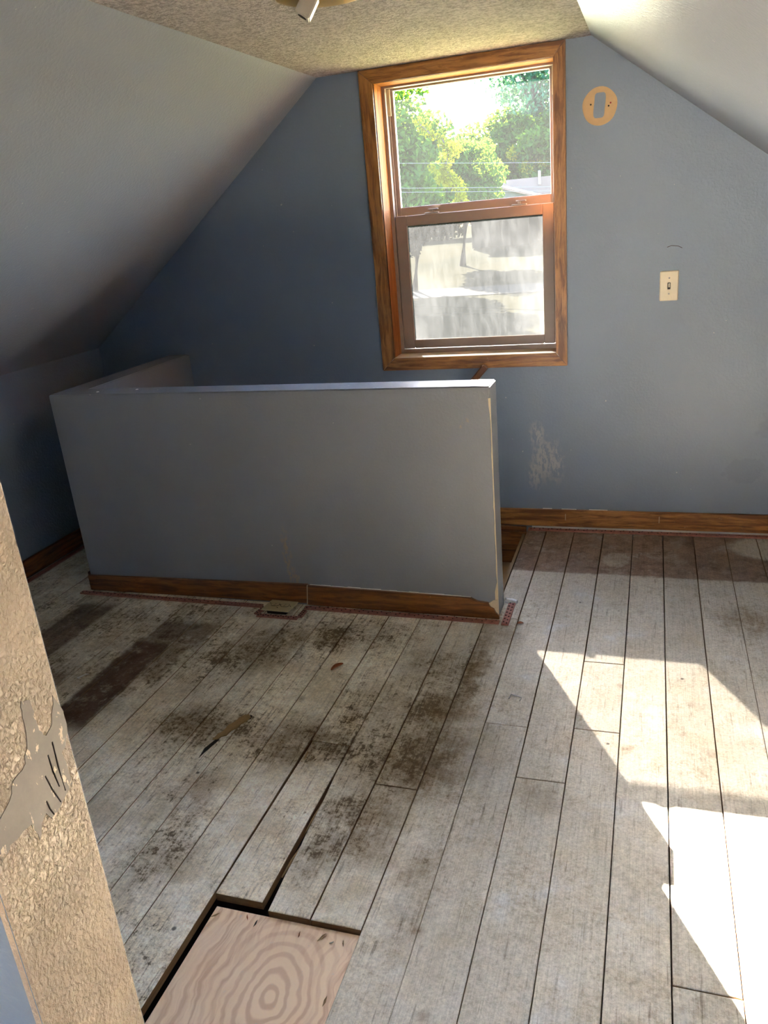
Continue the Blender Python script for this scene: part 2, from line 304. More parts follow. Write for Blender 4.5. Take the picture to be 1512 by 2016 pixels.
# ---------------------------------------------------------------- mesh helpers
def mesh_obj(name, verts, faces, mat, parent=None, smooth=False, mats=None, fmat=None):
    me = bpy.data.meshes.new(name); me.from_pydata([tuple(v) for v in verts], [], faces); me.update()
    for mm in (mats or [mat]): me.materials.append(M[mm])
    if fmat:
        for pl, k in zip(me.polygons, fmat): pl.material_index = k
    bm = bmesh.new(); bm.from_mesh(me); bmesh.ops.recalc_face_normals(bm, faces=bm.faces); bm.to_mesh(me); bm.free()
    if smooth: me.polygons.foreach_set('use_smooth', [True]*len(me.polygons))
    o = bpy.data.objects.new(name, me); C.objects.link(o)
    if parent: o.parent = parent
    return o
class MB:
    """collects shapes, then builds one mesh object"""
    def __init__(s): s.v = []; s.f = []; s.k = []
    def add(s, v, f, k=0):
        n = len(s.v); s.v += [tuple(x) for x in v]; s.f += [tuple(i+n for i in q) for q in f]; s.k += [k]*len(f); return s
    def box(s, x0, x1, y0, y1, z0, z1, k=0):
        v = [(x, y, z) for z in (z0, z1) for y in (y0, y1) for x in (x0, x1)]
        return s.add(v, [(0, 2, 3, 1), (4, 5, 7, 6), (0, 1, 5, 4), (2, 6, 7, 3), (0, 4, 6, 2), (1, 3, 7, 5)], k)
    def cbox(s, x0, x1, y0, y1, z0, z1, c=.002, k=0):
        """box with chamfered edges"""
        bm = bmesh.new(); bmesh.ops.create_cube(bm, size=1)
        for v in bm.verts: v.co = ((x0+x1)/2+v.co.x*(x1-x0), (y0+y1)/2+v.co.y*(y1-y0), (z0+z1)/2+v.co.z*(z1-z0))
        bmesh.ops.bevel(bm, geom=bm.edges[:], offset=c, segments=1, affect='EDGES')
        bm.verts.index_update(); s.add([v.co[:] for v in bm.verts], [tuple(v.index for v in f.verts) for f in bm.faces], k); bm.free(); return s
    def prism(s, poly, d, axis, k=0):
        """poly of 3-D points extruded by vector d"""
        n = len(poly); d = Vector(d); v = [Vector(p) for p in poly] + [Vector(p)+d for p in poly]
        f = [tuple(range(n))[::-1], tuple(range(n, 2*n))] + [(i, (i+1) % n, n+(i+1) % n, n+i) for i in range(n)]
        return s.add(v, f, k)
    def tube(s, pts, r, seg=8, k=0, caps=True):
        rings = []; pts = [Vector(p) for p in pts]
        for i, p in enumerate(pts):
            d = (pts[min(i+1, len(pts)-1)]-pts[max(i-1, 0)]).normalized()
            a = d.cross(Vector((0, 0, 1)));
            if a.length < 1e-3: a = d.cross(Vector((1, 0, 0)))
            a.normalize(); b = d.cross(a); rr = r[i] if isinstance(r, (list, tuple)) else r
            rings.append([p+(a*math.cos(2*math.pi*j/seg)+b*math.sin(2*math.pi*j/seg))*rr for j in range(seg)])
        v = [x for q in rings for x in q]; f = []
        for i in range(len(rings)-1):
            for j in range(seg): f.append((i*seg+j, i*seg+(j+1) % seg, (i+1)*seg+(j+1) % seg, (i+1)*seg+j))
        if caps: f += [tuple(range(seg))[::-1], tuple(range((len(rings)-1)*seg, len(rings)*seg))]
        return s.add(v, f, k)
    def lathe(s, prof, c, seg=32, k=0, axis='z'):
        v = []; f = []
        for (r, z) in prof:
            for j in range(seg):
                a = 2*math.pi*j/seg; v.append((c[0]+r*math.cos(a), c[1]+r*math.sin(a), c[2]+z) if axis == 'z' else (c[0]+r*math.cos(a), c[1]+z, c[2]+r*math.sin(a)))
        for i in range(len(prof)-1):
            for j in range(seg): f.append((i*seg+j, i*seg+(j+1) % seg, (i+1)*seg+(j+1) % seg, (i+1)*seg+j))
        f += [tuple(range(seg)), tuple(range((len(prof)-1)*seg, len(prof)*seg))]
        return s.add(v, f, k)
    def build(s, name, mat, parent=None, smooth=False, mats=None): return mesh_obj(name, s.v, s.f, mat, parent, smooth, mats, s.k if mats else None)
def tag(o, label=None, cat=None, group=None, kind=None):
    for k, v in (('label', label), ('category', cat), ('group', group), ('kind', kind)):
        if v: o[k] = v
    return o
def empty(name, loc=(0, 0, 0)):
    o = bpy.data.objects.new(name, None); C.objects.link(o); o.location = loc; o.empty_display_size = .05; bpy.context.view_layer.update(); return o
def struct(o, label=None): return tag(o, label, kind='structure')
def put(o, parent):
    """parent keeping the world place"""
    o.parent = parent; o.matrix_parent_inverse = parent.matrix_world.inverted(); return o

# ---------------------------------------------------------------- room shell
def zL(x): return ZC - (XCL-x)*(ZC-ZK)/(XCL-XKL)
def zR(x): return ZC - (x-XCR)*0.748
ZKR = zR(XKR)
def gable_wall(y0, y1, hole, low):
    mb = MB(); d = (0, y1-y0, 0); hx0, hx1, hz0, hz1 = hole
    P = lambda pts: mb.prism([(x, y0, z) for x, z in pts], d, 'y')
    P([(XKL-.1, low), (hx0, low), (hx0, ZC+.06), (XCL, ZC+.06), (XKL-.1, zL(XKL-.1)+.06)])
    P([(hx1, low), (XKR+.1, low), (XKR+.1, zR(XKR+.1)+.06), (XCR, ZC+.06), (hx1, ZC+.06)])
    P([(hx0, low), (hx1, low), (hx1, hz0), (hx0, hz0)])
    P([(hx0, hz1), (hx1, hz1), (hx1, ZC+.06), (hx0, ZC+.06)])
    return mb
wall_back = struct(gable_wall(YD, YOUT, (WX0-.012, WX1+.012, WZ0-.02, WZ1+.012), ZWELL).build('wall_back', 'wall_paint'), 'blue grey gable wall with the window in it')
RX0, RX1, RZ0, RZ1 = -.95, .55, .60, 1.70
wall_rear = struct(gable_wall(YR-.2, YR, (RX0, RX1, RZ0, RZ1), ZWELL).build('wall_rear', 'wall_paint'), 'gable wall at the rear of the attic')
mb = MB(); mb.box(XKL-.12, XKL, YR, YD+.02, ZWELL, ZK+.02); wall_left = struct(mb.build('wall_left', 'wall_paint'), 'low knee wall under the left slope')
mb = MB(); mb.box(XKR, XKR+.12, YR, YD+.02, ZWELL, ZKR+.02); struct(mb.build('wall_right', 'wall_paint'), 'low knee wall under the right slope')
Y0, Y1 = YR-.02, YD+.02
mb = MB(); mb.prism([(XCL+.004, Y0, ZC), (XKL-.12, Y0, zL(XKL-.12)), (XKL-.12, Y0, zL(XKL-.12)+.2), (XCL+.004, Y0, ZC+.2)], (0, Y1-Y0, 0), 'y')
struct(mb.build('ceiling_slope_left', 'slope_paint'), 'sloped grey ceiling on the left')
mb = MB(); mb.prism([(XCR-.004, Y0, ZC), (XCR-.004, Y0, ZC+.2), (XKR+.12, Y0, zR(XKR+.12)+.2), (XKR+.12, Y0, zR(XKR+.12))], (0, Y1-Y0, 0), 'y')
struct(mb.build('ceiling_slope_right', 'slope_paint'), 'sloped grey ceiling on the right')
mb = MB(); mb.box(XCL-.015, XCR+.012, Y0, Y1-.02, ZC-.004, ZC+.18); struct(mb.build('ceiling', 'popcorn_ceiling'), 'flat cream ceiling with rough sprayed texture')

# half wall (L-shaped guard round the stairwell)
mb = MB()
mb.prism([(XL, 0, -.05), (0, 0, -.05), (0, TH, -.05), (XL+TH, TH, -.05), (XL+TH, YD, -.05), (XL, YD, -.05)], (0, 0, HW+.05), 'z')
hw = mb.build('wall_half', 'half_wall_paint'); struct(hw, 'low grey blue guard wall with a short side wing')
bm = bmesh.new(); bm.from_mesh(hw.data)
es = [e for e in bm.edges if (e.verts[0].co.z > HW-.01 and e.verts[1].co.z > HW-.01) or (abs(e.verts[0].co.z-e.verts[1].co.z) > .5 and min(v.co.y for v in e.verts) < TH+.01)]
bmesh.ops.bevel(bm, geom=es, offset=.004, segments=2, affect='EDGES'); bm.to_mesh(hw.data); bm.free()
# chipped paint showing pale filler down the end corner
rng = random.Random(5)
z = .06
mbk = MB()
pts_out = []; zz = .03
while zz < HW-.03:
    ww = .0025+rng.random()*.0035 + (.012 if zz < .14 else 0) + (.006 if zz > HW-.08 else 0)
    pts_out.append((ww*.6, zz)); zz += .012+rng.random()*.03
pl = [(-.0005-.0, -.0012, zz2) for _, zz2 in pts_out] ; pl2 = [(-w_, -.0012, zz2) for w_, zz2 in pts_out]
for i in range(len(pts_out)-1):
    mbk.add([(.0006, -.0007, pts_out[i][1]), (-pts_out[i][0], -.0007, pts_out[i][1]), (-pts_out[i+1][0], -.0007, pts_out[i+1][1]), (.0006, -.0007, pts_out[i+1][1]),
             (.0006, .004, pts_out[i][1]), (-pts_out[i][0], .001, pts_out[i][1]), (-pts_out[i+1][0], .001, pts_out[i+1][1]), (.0006, .004, pts_out[i+1][1])],
            [(0, 1, 2, 3), (4, 7, 6, 5), (0, 4, 5, 1), (3, 2, 6, 7), (0, 3, 7, 4), (1, 5, 6, 2)])
tag(mbk.build('chipped_corner', 'drywall_raw', hw), 'pale filler along the chipped corner')
for (x, y) in ((-1.56, .045), (-1.40, .075)):
    mb = MB(); mb.lathe([(.006, 0), (.005, .0012)], (x, y, HW), 10); tag(mb.build('filler_dot', 'sill_paint', hw), 'white filler dot on top')

# partition beside the camera with its scraped end face
JX, JY0, JY1 = -.01, -2.167, -2.052
mb = MB(); x1 = JX-.0
mb.prism([(XKL-.05, JY0, -.02), (x1-.002, JY0, -.02), (x1-.002, JY0, ZC+.05), (XCL, JY0, ZC+.05), (XKL-.05, JY0, zL(XKL-.05)+.05)], (0, JY1-JY0, 0), 'y')
wp = struct(mb.build('wall_partition', 'wall_paint'), 'partition wall ending close to the camera')
mb = MB(); mb.cbox(JX-.012, JX, JY0-.0005, JY1+.0005, -.01, ZC+.02, .003)
tag(mb.build('end_face', 'jamb_plaster', wp), 'cream textured end face with scraped paint')
SCR = [(-2.06, 1.015), (-2.0525, 0.994), (-2.0525, 0.978), (-2.06, 0.962), (-2.067, 0.957), (-2.065, 0.926), (-2.07, 0.919), (-2.096, 0.906), (-2.102, 0.918), (-2.11, 0.912), (-2.116, 0.9), (-2.12, 0.921), (-2.146, 0.922), (-2.152, 0.917), (-2.163, 0.924), (-2.163, .945), (-2.147, 0.951), (-2.134, 0.958), (-2.125, 0.972), (-2.108, 0.977), (-2.1, 0.996), (-2.098, 1.017), (-2.095, 1.032), (-2.086, 1.027), (-2.085, 0.995), (-2.079, 0.985), (-2.069, 0.991)]
rng = random.Random(3); ring = []
for i, (a, b) in enumerate(SCR):
    c_, d_ = SCR[(i+1) % len(SCR)]
    for s_ in (0, .33, .66):
        j = 0 if s_ == 0 else .0016
        ring.append((JX-.0015, a+(c_-a)*s_+rng.uniform(-j, j), b+(d_-b)*s_+rng.uniform(-j, j)))
bm = bmesh.new(); vs = [bm.verts.new((p[0], min(max(p[1], JY0+.001), JY1-.001), p[2])) for p in ring]; f0 = bm.faces.new(vs)
r = bmesh.ops.extrude_face_region(bm, geom=[f0]); [setattr(v.co, 'x', JX+.0006) for v in r['geom'] if isinstance(v, bmesh.types.BMVert)]
bmesh.ops.triangulate(bm, faces=[f for f in bm.faces if len(f.verts) > 4]); bmesh.ops.recalc_face_normals(bm, faces=bm.faces)
me = bpy.data.meshes.new('scraped_patch'); bm.to_mesh(me); bm.free(); me.materials.append(M['jamb_scrape'])
o = bpy.data.objects.new('scraped_patch', me); C.objects.link(o); o.parent = wp; tag(o, 'grey patch where the cream paint is scraped off')
for (a, b, c_, d_) in ((-2.0745, .975, -2.0745, .921), (-2.083, .967, -2.080, .93), (-2.092, .951, -2.083, .915), (-2.098, .928, -2.094, .910)):
    mb = MB(); mb.tube([(JX+.0004, a, b), (JX+.0008, (a+c_)/2-.001, (b+d_)/2), (JX+.0004, c_, d_)], .0008, 5); mb.build('scratch', 'void_dark', wp)

# ---------------------------------------------------------------- stairwell and stairs
mb = MB()
mb.box(XL, -.02, TH-.10, TH-.002, ZWELL, -.022)          # under the guard wall
mb.box(XL, XL+TH, TH, YD, ZWELL, -.022); mb.box(-.03, .02, TH, YD, ZWELL, -.40)
mb.box(XL, 0, 0, YD, ZWELL-.1, ZWELL)
struct(mb.build('wall_stairwell', 'wall_paint'), 'stairwell walls below the floor')
st = empty('staircase', (-.8, .5, ZWELL)); tag(st, 'narrow boxed stairs going down behind the low guard wall', 'stairs')
for i in range(8):
    x1 = -.03-.2*i; zt = -.178-.2*i
    mb = MB(); mb.cbox(x1-.225, x1, TH+.004, YD-.001, zt-.025, zt, .004); put(mb.build('tread', 'tread_tan'), st)
    mb = MB(); mb.box(x1-.012, x1+.0, TH+.004, YD-.022, zt, zt+.175 if i else -.024); put(mb.build('riser', 'tread_tan'), st)
tr1 = empty('trim_1', (-.5, YD, 0)); struct(tr1, 'oak skirt boards on the window wall beside the stairs')
for z0, z1 in ((-.016, .006), (-.085, -.018), (-.177, -.087)):
    mb = MB(); mb.cbox(-1.64, -.026, YD-.016, YD+.001, z0, z1, .0015); put(mb.build('board', 'oak_old_x'), tr1)

# ---------------------------------------------------------------- floor boards
floor = empty('floor', (0, -1.5, -.03)); struct(floor, 'worn white painted plank floor')
mb = MB()
for a in ((XKL, XKR, YR, TH-.1), (XKL, XL+.06, TH-.1, YD), (-.012, XKR, TH-.1, YD)): mb.box(a[0], a[1], a[2], a[3], -.12, -.045)
put(mb.build('subfloor', 'void_dark'), floor)
rng = random.Random(11)
SE = [-2.24, -2.12, -2.0, -1.878, -1.755, -1.632, -1.508, -1.385, -1.262, -1.140, -1.020, -.900, -.775, -.652, -.530, -.405, -.283, -.163, -.046, .070, .193, .320, .445, .568, .692, .815, .938, 1.06, 1.185, 1.31, 1.435, 1.56, 1.66]
JO = {-.405: [-.809], .070: [-.632], .320: [-.250, -.613], .193: [-.85], .568: [-1.377], -.775: [-1.95], .692: [.1], -1.140: [-1.7], -.163: [-.95], .445: [-1.9], .815: [-1.2], -.652: [-2.2]}
def board(poly, tilt=0.0):
    g = [rng.uniform(.0009, .0022) for _ in poly]; dz = rng.uniform(-.0012, .0006)
    n = len(poly); c_ = Vector((sum(p[0] for p in poly)/n, sum(p[1] for p in poly)/n))
    def inset(k):
        out = []
        for i, p in enumerate(poly):
            a, b, d = Vector(poly[i-1]), Vector(p), Vector(poly[(i+1) % n])
            n1 = (b-a).normalized(); n1 = Vector((-n1.y, n1.x)); n2 = (d-b).normalized(); n2 = Vector((-n2.y, n2.x))
            out.append(b + (n1*k + n2*k)/max(.4, 1+n1.dot(n2)))
        return out
    gp = rng.uniform(.0008, .0019); A = inset(gp); B = inset(gp+.0013)
    v = [(p.x, p.y, -.022+dz) for p in A] + [(p.x, p.y, -.0015+dz) for p in A] + [(p.x, p.y, dz) for p in B]
    f = [tuple(range(n))[::-1]] + [tuple(range(2*n, 3*n))]; k = [1, 0]
    for j in (0, n):
        for i in range(n): f.append((j+i, j+(i+1) % n, j+n+(i+1) % n, j+n+i)); k.append(1 if j == 0 else 0)
    o = mesh_obj('floor_board', v, f, None, None, mats=['boards', 'board_end'], fmat=k); put(o, floor); return o
HX0, HX1, HY1, HY0 = -.402, -.036, -1.396, -1.86          # plywood patch
for i in range(len(SE)-1):
    a, b = SE[i], SE[i+1]; y0, y1 = -3.3, YD+.012
    L = lambda x0, x1, ya, yb: board([(x0, ya), (x1, ya), (x1, yb), (x0, yb)])
    if b > XL+.01 and b < .0: y1 = .045
    js = sorted([j for j in JO.get(a, []) if y0 < j < y1])
    x0, x1 = max(a, XKL+.002), min(b, XKR-.002)
    if a < XL < b:                                         # under the wing of the guard wall
        L(x0, x1, y0, .045); L(x0, XL+.03, .045, YD+.012); continue
    if abs(a+.405) < .001:
        L(x0, x1, y0, HY0); board([(x0, -1.377), (x1-.002, -1.377), (x1, -.809), (x0+.004, -.809)]); L(x0, x1, -.809, .045); continue
    if abs(a+.283) < .001:                                 # broken edge, gap opening towards the patch
        L(x0, x1, y0, HY0); board([(x0+.018, HY1), (x1, HY1), (x1, .045), (x0, .045), (x0, -.92), (x0+.007, -1.04), (x0+.009, -1.16), (x0+.012, -1.20), (x0+.013, -1.29)]); continue
    if abs(a+.163) < .001:
        L(x0, x1, y0, HY0); L(x0, x1, HY1, -.95); L(x0, x1, -.95, .045); continue
    if abs(a+.046) < .001:
        board([(x0, y0), (x1+.004, y0), (x1, .0), (x0, .0)]); L(-.019, x1, .0, y1); continue
    ys = [y0]+js+[y1]
    for ya, yb in zip(ys[:-1], ys[1:]): L(x0+.0, x1, ya, yb)
    if -2.2 < a: pass
# rear room planks, wider apart from view
for i in range(len(SE)-1):
    board([(max(SE[i], XKL+.002), YR+.01), (min(SE[i+1], XKR-.002), YR+.01), (min(SE[i+1], XKR-.002), -3.3), (max(SE[i], XKL+.002), -3.3)])
# splinters in the open gap
for (pa, pb, r_) in (((-.279, -1.29, -.012), (-.270, -1.19, -.006), .004), ((-.281, -1.15, -.010), (-.275, -1.03, -.005), .003), ((-.399, -.83, -.003), (-.385, -.93, -.004), .0025)):
    mb = MB(); mb.tube([pa, ((pa[0]+pb[0])/2+.001, (pa[1]+pb[1])/2, (pa[2]+pb[2])/2+.002), pb], [r_*.5, r_, r_*.3], 5); put(mb.build('splinter', 'wood_chip'), floor)

# plywood patch
pw = MB(); pcx, pcy = (HX0+HX1)/2+.005, (HY0+HY1)/2-.0
hx, hy = (HX1-HX0)/2-.009, (HY1-HY0)/2-.004
mbp = MB(); mbp.cbox(-hx, hx, -hy, hy, -.018, 0, .0012)
o = mbp.build('plywood_patch', 'plywood'); o.location = (pcx, pcy, -.010)
tag(o, 'square of pale plywood set into the hole in the floor', 'plywood')
bpy.context.view_layer.update()

# ---------------------------------------------------------------- baseboards
bb = empty('baseboard_back', (.7, YD, 0)); struct(bb, 'oak baseboard along the window wall')
mb = MB(); mb.cbox(-1.64, XKR, YD-.013, YD+.001, .012, .094, .003); put(mb.build('board', 'oak_x'), bb)
mb = MB(); mb.box(-.0, XKR, YD-.006, YD+.001, .0, .013); tag(put(mb.build('gap_strip', 'sill_paint'), bb), 'bare white plaster below the board')
for x in (.15, .55): 
    mb = MB(); mb.cbox(x, x+.003, YD-.0138, YD-.012, .045, .075, .0004); put(mb.build('nick', 'drywall_raw'), bb)
mb = MB()
xx = .05; rng = random.Random(8)
for seg in range(3):
    l_ = .03+rng.random()*.05; mb.cbox(xx, xx+l_, YD-.0045, YD+.0005, .0935, .0955+rng.random()*.001, .0004); xx += l_+.03+rng.random()*.1
tag(put(mb.build('flaked_edge', 'sill_paint'), bb), 'flaked white paint above the board')
bf = empty('baseboard_front', (-.9, 0, 0)); struct(bf, 'two piece oak baseboard along the front of the guard wall')
mb = MB(); mb.prism([(XL-.002, -.012, .004), (-.752, -.012, .012), (-.742, -.012, .0915), (XL-.002, -.012, .0715)], (0, .0125, 0), 'y'); put(mb.build('board', 'oak_old_x'), bf)
# right piece with a split upper corner at the end
mb = MB(); mb.prism([(-.7495, -.013, .006), (.004, -.013, .001), (.004, -.013, .012), (-.008, -.013, .026), (-.014, -.013, .040), (-.026, -.013, .046), (-.036, -.013, .062), (-.075, -.013, .066), (-.10, -.013, .078), (-.74, -.013, .088)], (0, .0135, 0), 'y'); put(mb.build('board', 'oak_old_x'), bf)
mb = MB(); mb.prism([(-.7515, -.0135, .006), (-.748, -.0135, .006), (-.7385, -.0135, .090), (-.742, -.0135, .090)], (0, .003, 0), 'y'); tag(put(mb.build('joint', 'drywall_raw'), bf), 'pale joint between the boards')
mb = MB(); rng = random.Random(4); x = -.735
while x < -.12:
    l_ = .01+rng.random()*.03; zb = .0875-(x+.74)*.0155
    mb.cbox(x, x+l_, -.0032, .001, zb-.002, zb+.0010+rng.random()*.0028, .0004); x += l_*.97
tag(put(mb.build('flaked_edge', 'sill_paint'), bf), 'flaked white paint above the board')
mb = MB(); mb.prism([(-.03, -.005, .0), (.001, -.005, 0), (.001, -.005, .075), (-.018, -.005, .07), (-.035, -.005, .058), (-.02, -.005, .03)], (0, .006, 0), 'y'); tag(put(mb.build('torn_corner', 'drywall_raw'), bf), 'torn plaster at the wall end')
bl = empty('baseboard_left', (XKL, -.5, 0)); struct(bl, 'dark oak baseboard along the left knee wall')
mb = MB(); mb.cbox(XKL-.001, XKL+.013, -2.05, YD, .004, .088, .003); put(mb.build('board', 'oak_old_y'), bl)
mb = MB(); mb.cbox(XL-.0005-.012, XL+.0005, .0, YD, .004, .082, .003)
bw = empty('baseboard_wing', (XL, .4, 0)); struct(bw, 'oak baseboard on the outer side of the wing'); put(mb.build('board', 'oak_old_y'), bw)

# ---------------------------------------------------------------- carpet tack strips
def tack(p0, p1, wdt, label, step=.035, z=.0008):
    p0, p1 = Vector((*p0, 0)), Vector((*p1, 0)); d = p1-p0; L_ = d.length; d.normalize(); nrm = Vector((-d.y, d.x, 0))
    e = empty('tack_strip', ((p0+p1)/2 + Vector((0, 0, z)))[:]); tag(e, label, 'tack strip', 'old carpet tack strips along the walls')
    q = [p0-nrm*wdt/2, p1-nrm*wdt/2, p1+nrm*wdt/2, p0+nrm*wdt/2]; q = [(v.x, v.y, z) for v in q]
    q2 = [(v[0]+(nrm.x*s_), v[1]+(nrm.y*s_), z+.0062) for v, s_ in zip(q, (.0015, .0015, -.0015, -.0015))]
    mb = MB(); mb.add(q+q2, [(3, 2, 1, 0), (4, 5, 6, 7), (0, 1, 5, 4), (1, 2, 6, 5), (2, 3, 7, 6), (3, 0, 4, 7)]); put(mb.build('strip', 'tack_wood'), e)
    n = max(1, min(int(L_/step), 42)); me = None
    for i in range(n):
        for s_ in (-.22, .22):
            c_ = p0 + d*(L_*(i+.3+(.35 if s_ > 0 else 0))/n) + nrm*wdt*s_
            if me is None:
                mb = MB(); mb.lathe([(.0034, 0), (.0030, .0010), (.0006, .0045)], (0, 0, 0), 6); o = mb.build('nail', 'nail_rust'); me = o.data
            else: o = bpy.data.objects.new('nail', me); C.objects.link(o)
            o.location = (c_.x, c_.y, z+.006); o.rotation_euler = (.3, .1*i, 0); bpy.context.view_layer.update() if i == 0 else None
            o.parent = e; o.location = (c_.x-e.location.x, c_.y-e.location.y, z+.006-e.location.z)
tack((XL-.03, -.040), (-.93, -.046), .024, 'long dusty red tack strip left of the floor outlet, below the guard wall')
tack((-.915, -.055), (-.925, -.112), .02, 'short tack strip on the left side of the floor outlet', .012)
tack((-.915, -.121), (-.745, -.121), .02, 'short tack strip running in front of the floor outlet', .02)
tack((-.742, -.112), (-.742, -.058), .02, 'short tack strip on the right side of the floor outlet', .012)
tack((-.752, -.034), (.008, -.040), .024, 'long tack strip right of the floor outlet, below the guard wall')
tack((.030, -.055), (.030, .115), .027, 'pink tack strip with dark nails beside the guard wall end', .022)
tack((-.012, .853), (XKR-.02, .853), .026, 'long pink tack strip along the window wall')
tack((XKL+.032, -1.9), (XKL+.032, YD-.03), .026, 'tack strip along the left knee wall')
mb = MB(); mb.prism([(.002, .118, .001), (.020, .108, .001), (.046, .112, .001), (.050, .126, .001), (.030, .134, .001), (.006, .146, .001)], (.0, .0, .007), 'z'); mb.tube([(.004, .140, .008), (.012, .118, .016), (.03, .122, .014), (.048, .116, .011)], .005, 7)
tag(mb.build('plaster_scrap', 'sill_paint'), 'white scrap of torn paint lying behind the pink tack strip', 'debris')

# ---------------------------------------------------------------- window in the gable wall
win = empty('window_1', ((WX0+WX1)/2, YD, WZ0)); struct(win, 'double hung window with oak casing')
OX0, OX1, OZ0, OZ1 = -.6517, .1639, .7454, 1.951
YC = YD-.018
def casing(poly, mat, name='casing_board'):
    bm = bmesh.new(); vs = [bm.verts.new((x, YD+.001, z)) for x, z in poly]; f = bm.faces.new(vs)
    r = bmesh.ops.extrude_face_region(bm, geom=[f]); top = [g for g in r['geom'] if isinstance(g, bmesh.types.BMFace)][0]
    for v in top.verts: v.co.y = YC
    bmesh.ops.recalc_face_normals(bm, faces=bm.faces)
    bmesh.ops.bevel(bm, geom=[e for e in top.edges], offset=.0022, segments=2, affect='EDGES')
    me = bpy.data.meshes.new(name); bm.to_mesh(me); bm.free(); me.materials.append(M[mat]); o = bpy.data.objects.new(name, me); C.objects.link(o); return put(o, win)
g = .0008
casing([(OX0, OZ1-g), (WX0, WZ1-g), (WX0, WZ0+g), (OX0, OZ0+g)], 'oak_z')
casing([(OX1, OZ0+g), (WX1, WZ0+g), (WX1, WZ1-g), (OX1, OZ1-g)], 'oak_z')
casing([(OX0+g, OZ1), (OX1-g, OZ1), (WX1-g, WZ1), (WX0+g, WZ1)], 'oak_x')
casing([(OX0+g, OZ0), (WX0+g, WZ0), (WX1-g, WZ0), (OX1-g, OZ0)], 'oak_x')
# pale paint line left of the casing
mb = MB(); rng = random.Random(2); zz = .95
while zz < OZ1-.03:
    h_ = .05+rng.random()*.12; mb.cbox(OX0-.004-rng.random()*.003, OX0+.0005, YD-.002, YD+.001, zz, min(zz+h_, OZ1-.02), .0005); zz += h_*(1 if zz > 1.55 else 1.6)
tag(put(mb.build('bare_plaster_line', 'drywall_raw'), win), 'bare plaster along the casing edge')
YF = .985
for (n_, a, mt) in (('jamb_board', (WX0-.012, WX0, YC+.004, YOUT, WZ0, WZ1), 'oak_jamb_z'), ('jamb_board', (WX1, WX1+.012, YC+.004, YOUT, WZ0, WZ1), 'oak_jamb_z'), ('head_board', (WX0-.012, WX1+.012, YC+.004, YOUT, WZ1, WZ1+.012), 'oak_jamb_x')):
    mb = MB(); mb.box(*a); put(mb.build(n_, mt), win)
mb = MB(); mb.cbox(WX0-.012, WX1+.012, YC+.003, YOUT+.02, WZ0-.018, WZ0+.001, .002); tag(put(mb.build('sill', 'sill_paint'), win), 'worn white painted sill')
# metal frame
fr = MB(); fw = .014
fr.box(WX0, WX0+fw, YF, YOUT, WZ0, WZ1); fr.box(WX1-fw, WX1, YF, YOUT, WZ0, WZ1); fr.box(WX0+fw, WX1-fw, YF, YOUT, WZ1-.008, WZ1); fr.box(WX0+fw, WX1-fw, YF-.0, YOUT, WZ0, WZ0+.02)
put(fr.build('frame', 'sash_metal'), win)
for x0, x1 in ((WX0+fw, WX0+fw+.007), (WX1-fw-.007, WX1-fw)):
    mb = MB(); mb.cbox(x0, x1, YF+.028, YF+.034, WZ0+.02, WZ1-.008, .001); put(mb.build('parting_stop', 'sash_metal'), win)
    mb = MB(); mb.cbox(x0, x1+.006 if x0 < -.3 else x1, YF+.026, YF+.034, 1.79, WZ1-.009, .001); tag(put(mb.build('stop_block', 'drywall_raw'), win), 'tan stop at the top of the track')
def sash(name, y0, y1, x0, x1, z0, z1, gx0, gx1, gz0, gz1, glass, label):
    root = empty(name, ((x0+x1)/2, y0, z0)); put(root, win); bpy.context.view_layer.update(); tag(root, label)
    for nm, a in (('stile', (x0, gx0, y0, y1, z0, z1)), ('stile', (gx1, x1, y0, y1, z0, z1)), ('rail', (gx0, gx1, y0, y1, z0, gz0)), ('rail', (gx0, gx1, y0, y1, gz1, z1))):
        mb = MB(); mb.cbox(*a, .0022); put(mb.build(nm, 'sash_metal'), root)
    ym = (y0+y1)/2
    mb = MB(); mb.box(gx0-.004, gx1+.004, ym-.0001, ym+.0001, gz0-.004, gz1+.004)
    mb = MB(); mb.add([(gx0-.004, ym, gz0-.004), (gx1+.004, ym, gz0-.004), (gx1+.004, ym, gz1+.004), (gx0-.004, ym, gz1+.004)], [(0, 1, 2, 3)])
    put(mb.build('pane', glass), root)
    return root
sash('lower_sash', YF+.004, YF+.026, WX0+fw+.003, WX1-fw-.003, .822, 1.393, -.528, .056, .860, 1.350, 'glass_lower', 'lower sash with hazy dusty glass')
sash('upper_sash', YF+.036, YF+.058, WX0+fw+.003, WX1-fw-.003, 1.382, WZ1-.004, -.556, .087, 1.428, 1.884, 'glass_upper', 'upper sash with clear glass')
for lx in (-.415, -.040):
    la = empty('sash_latch', (lx, YF+.02, 1.393)); put(la, win); bpy.context.view_layer.update()
    mb = MB(); mb.cbox(lx-.03, lx+.03, YF+.006, YF+.03, 1.393, 1.399, .001); put(mb.build('latch_base', 'latch_metal'), la)
    mb = MB(); mb.cbox(lx-.006, lx+.006, YF+.010, YF+.026, 1.399, 1.408, .001); put(mb.build('latch_post', 'latch_metal'), la)
    mb = MB(); mb.cbox(lx-.012, lx+.028, YF+.008, YF+.028, 1.408, 1.413, .001); put(mb.build('latch_lever', 'latch_metal'), la)

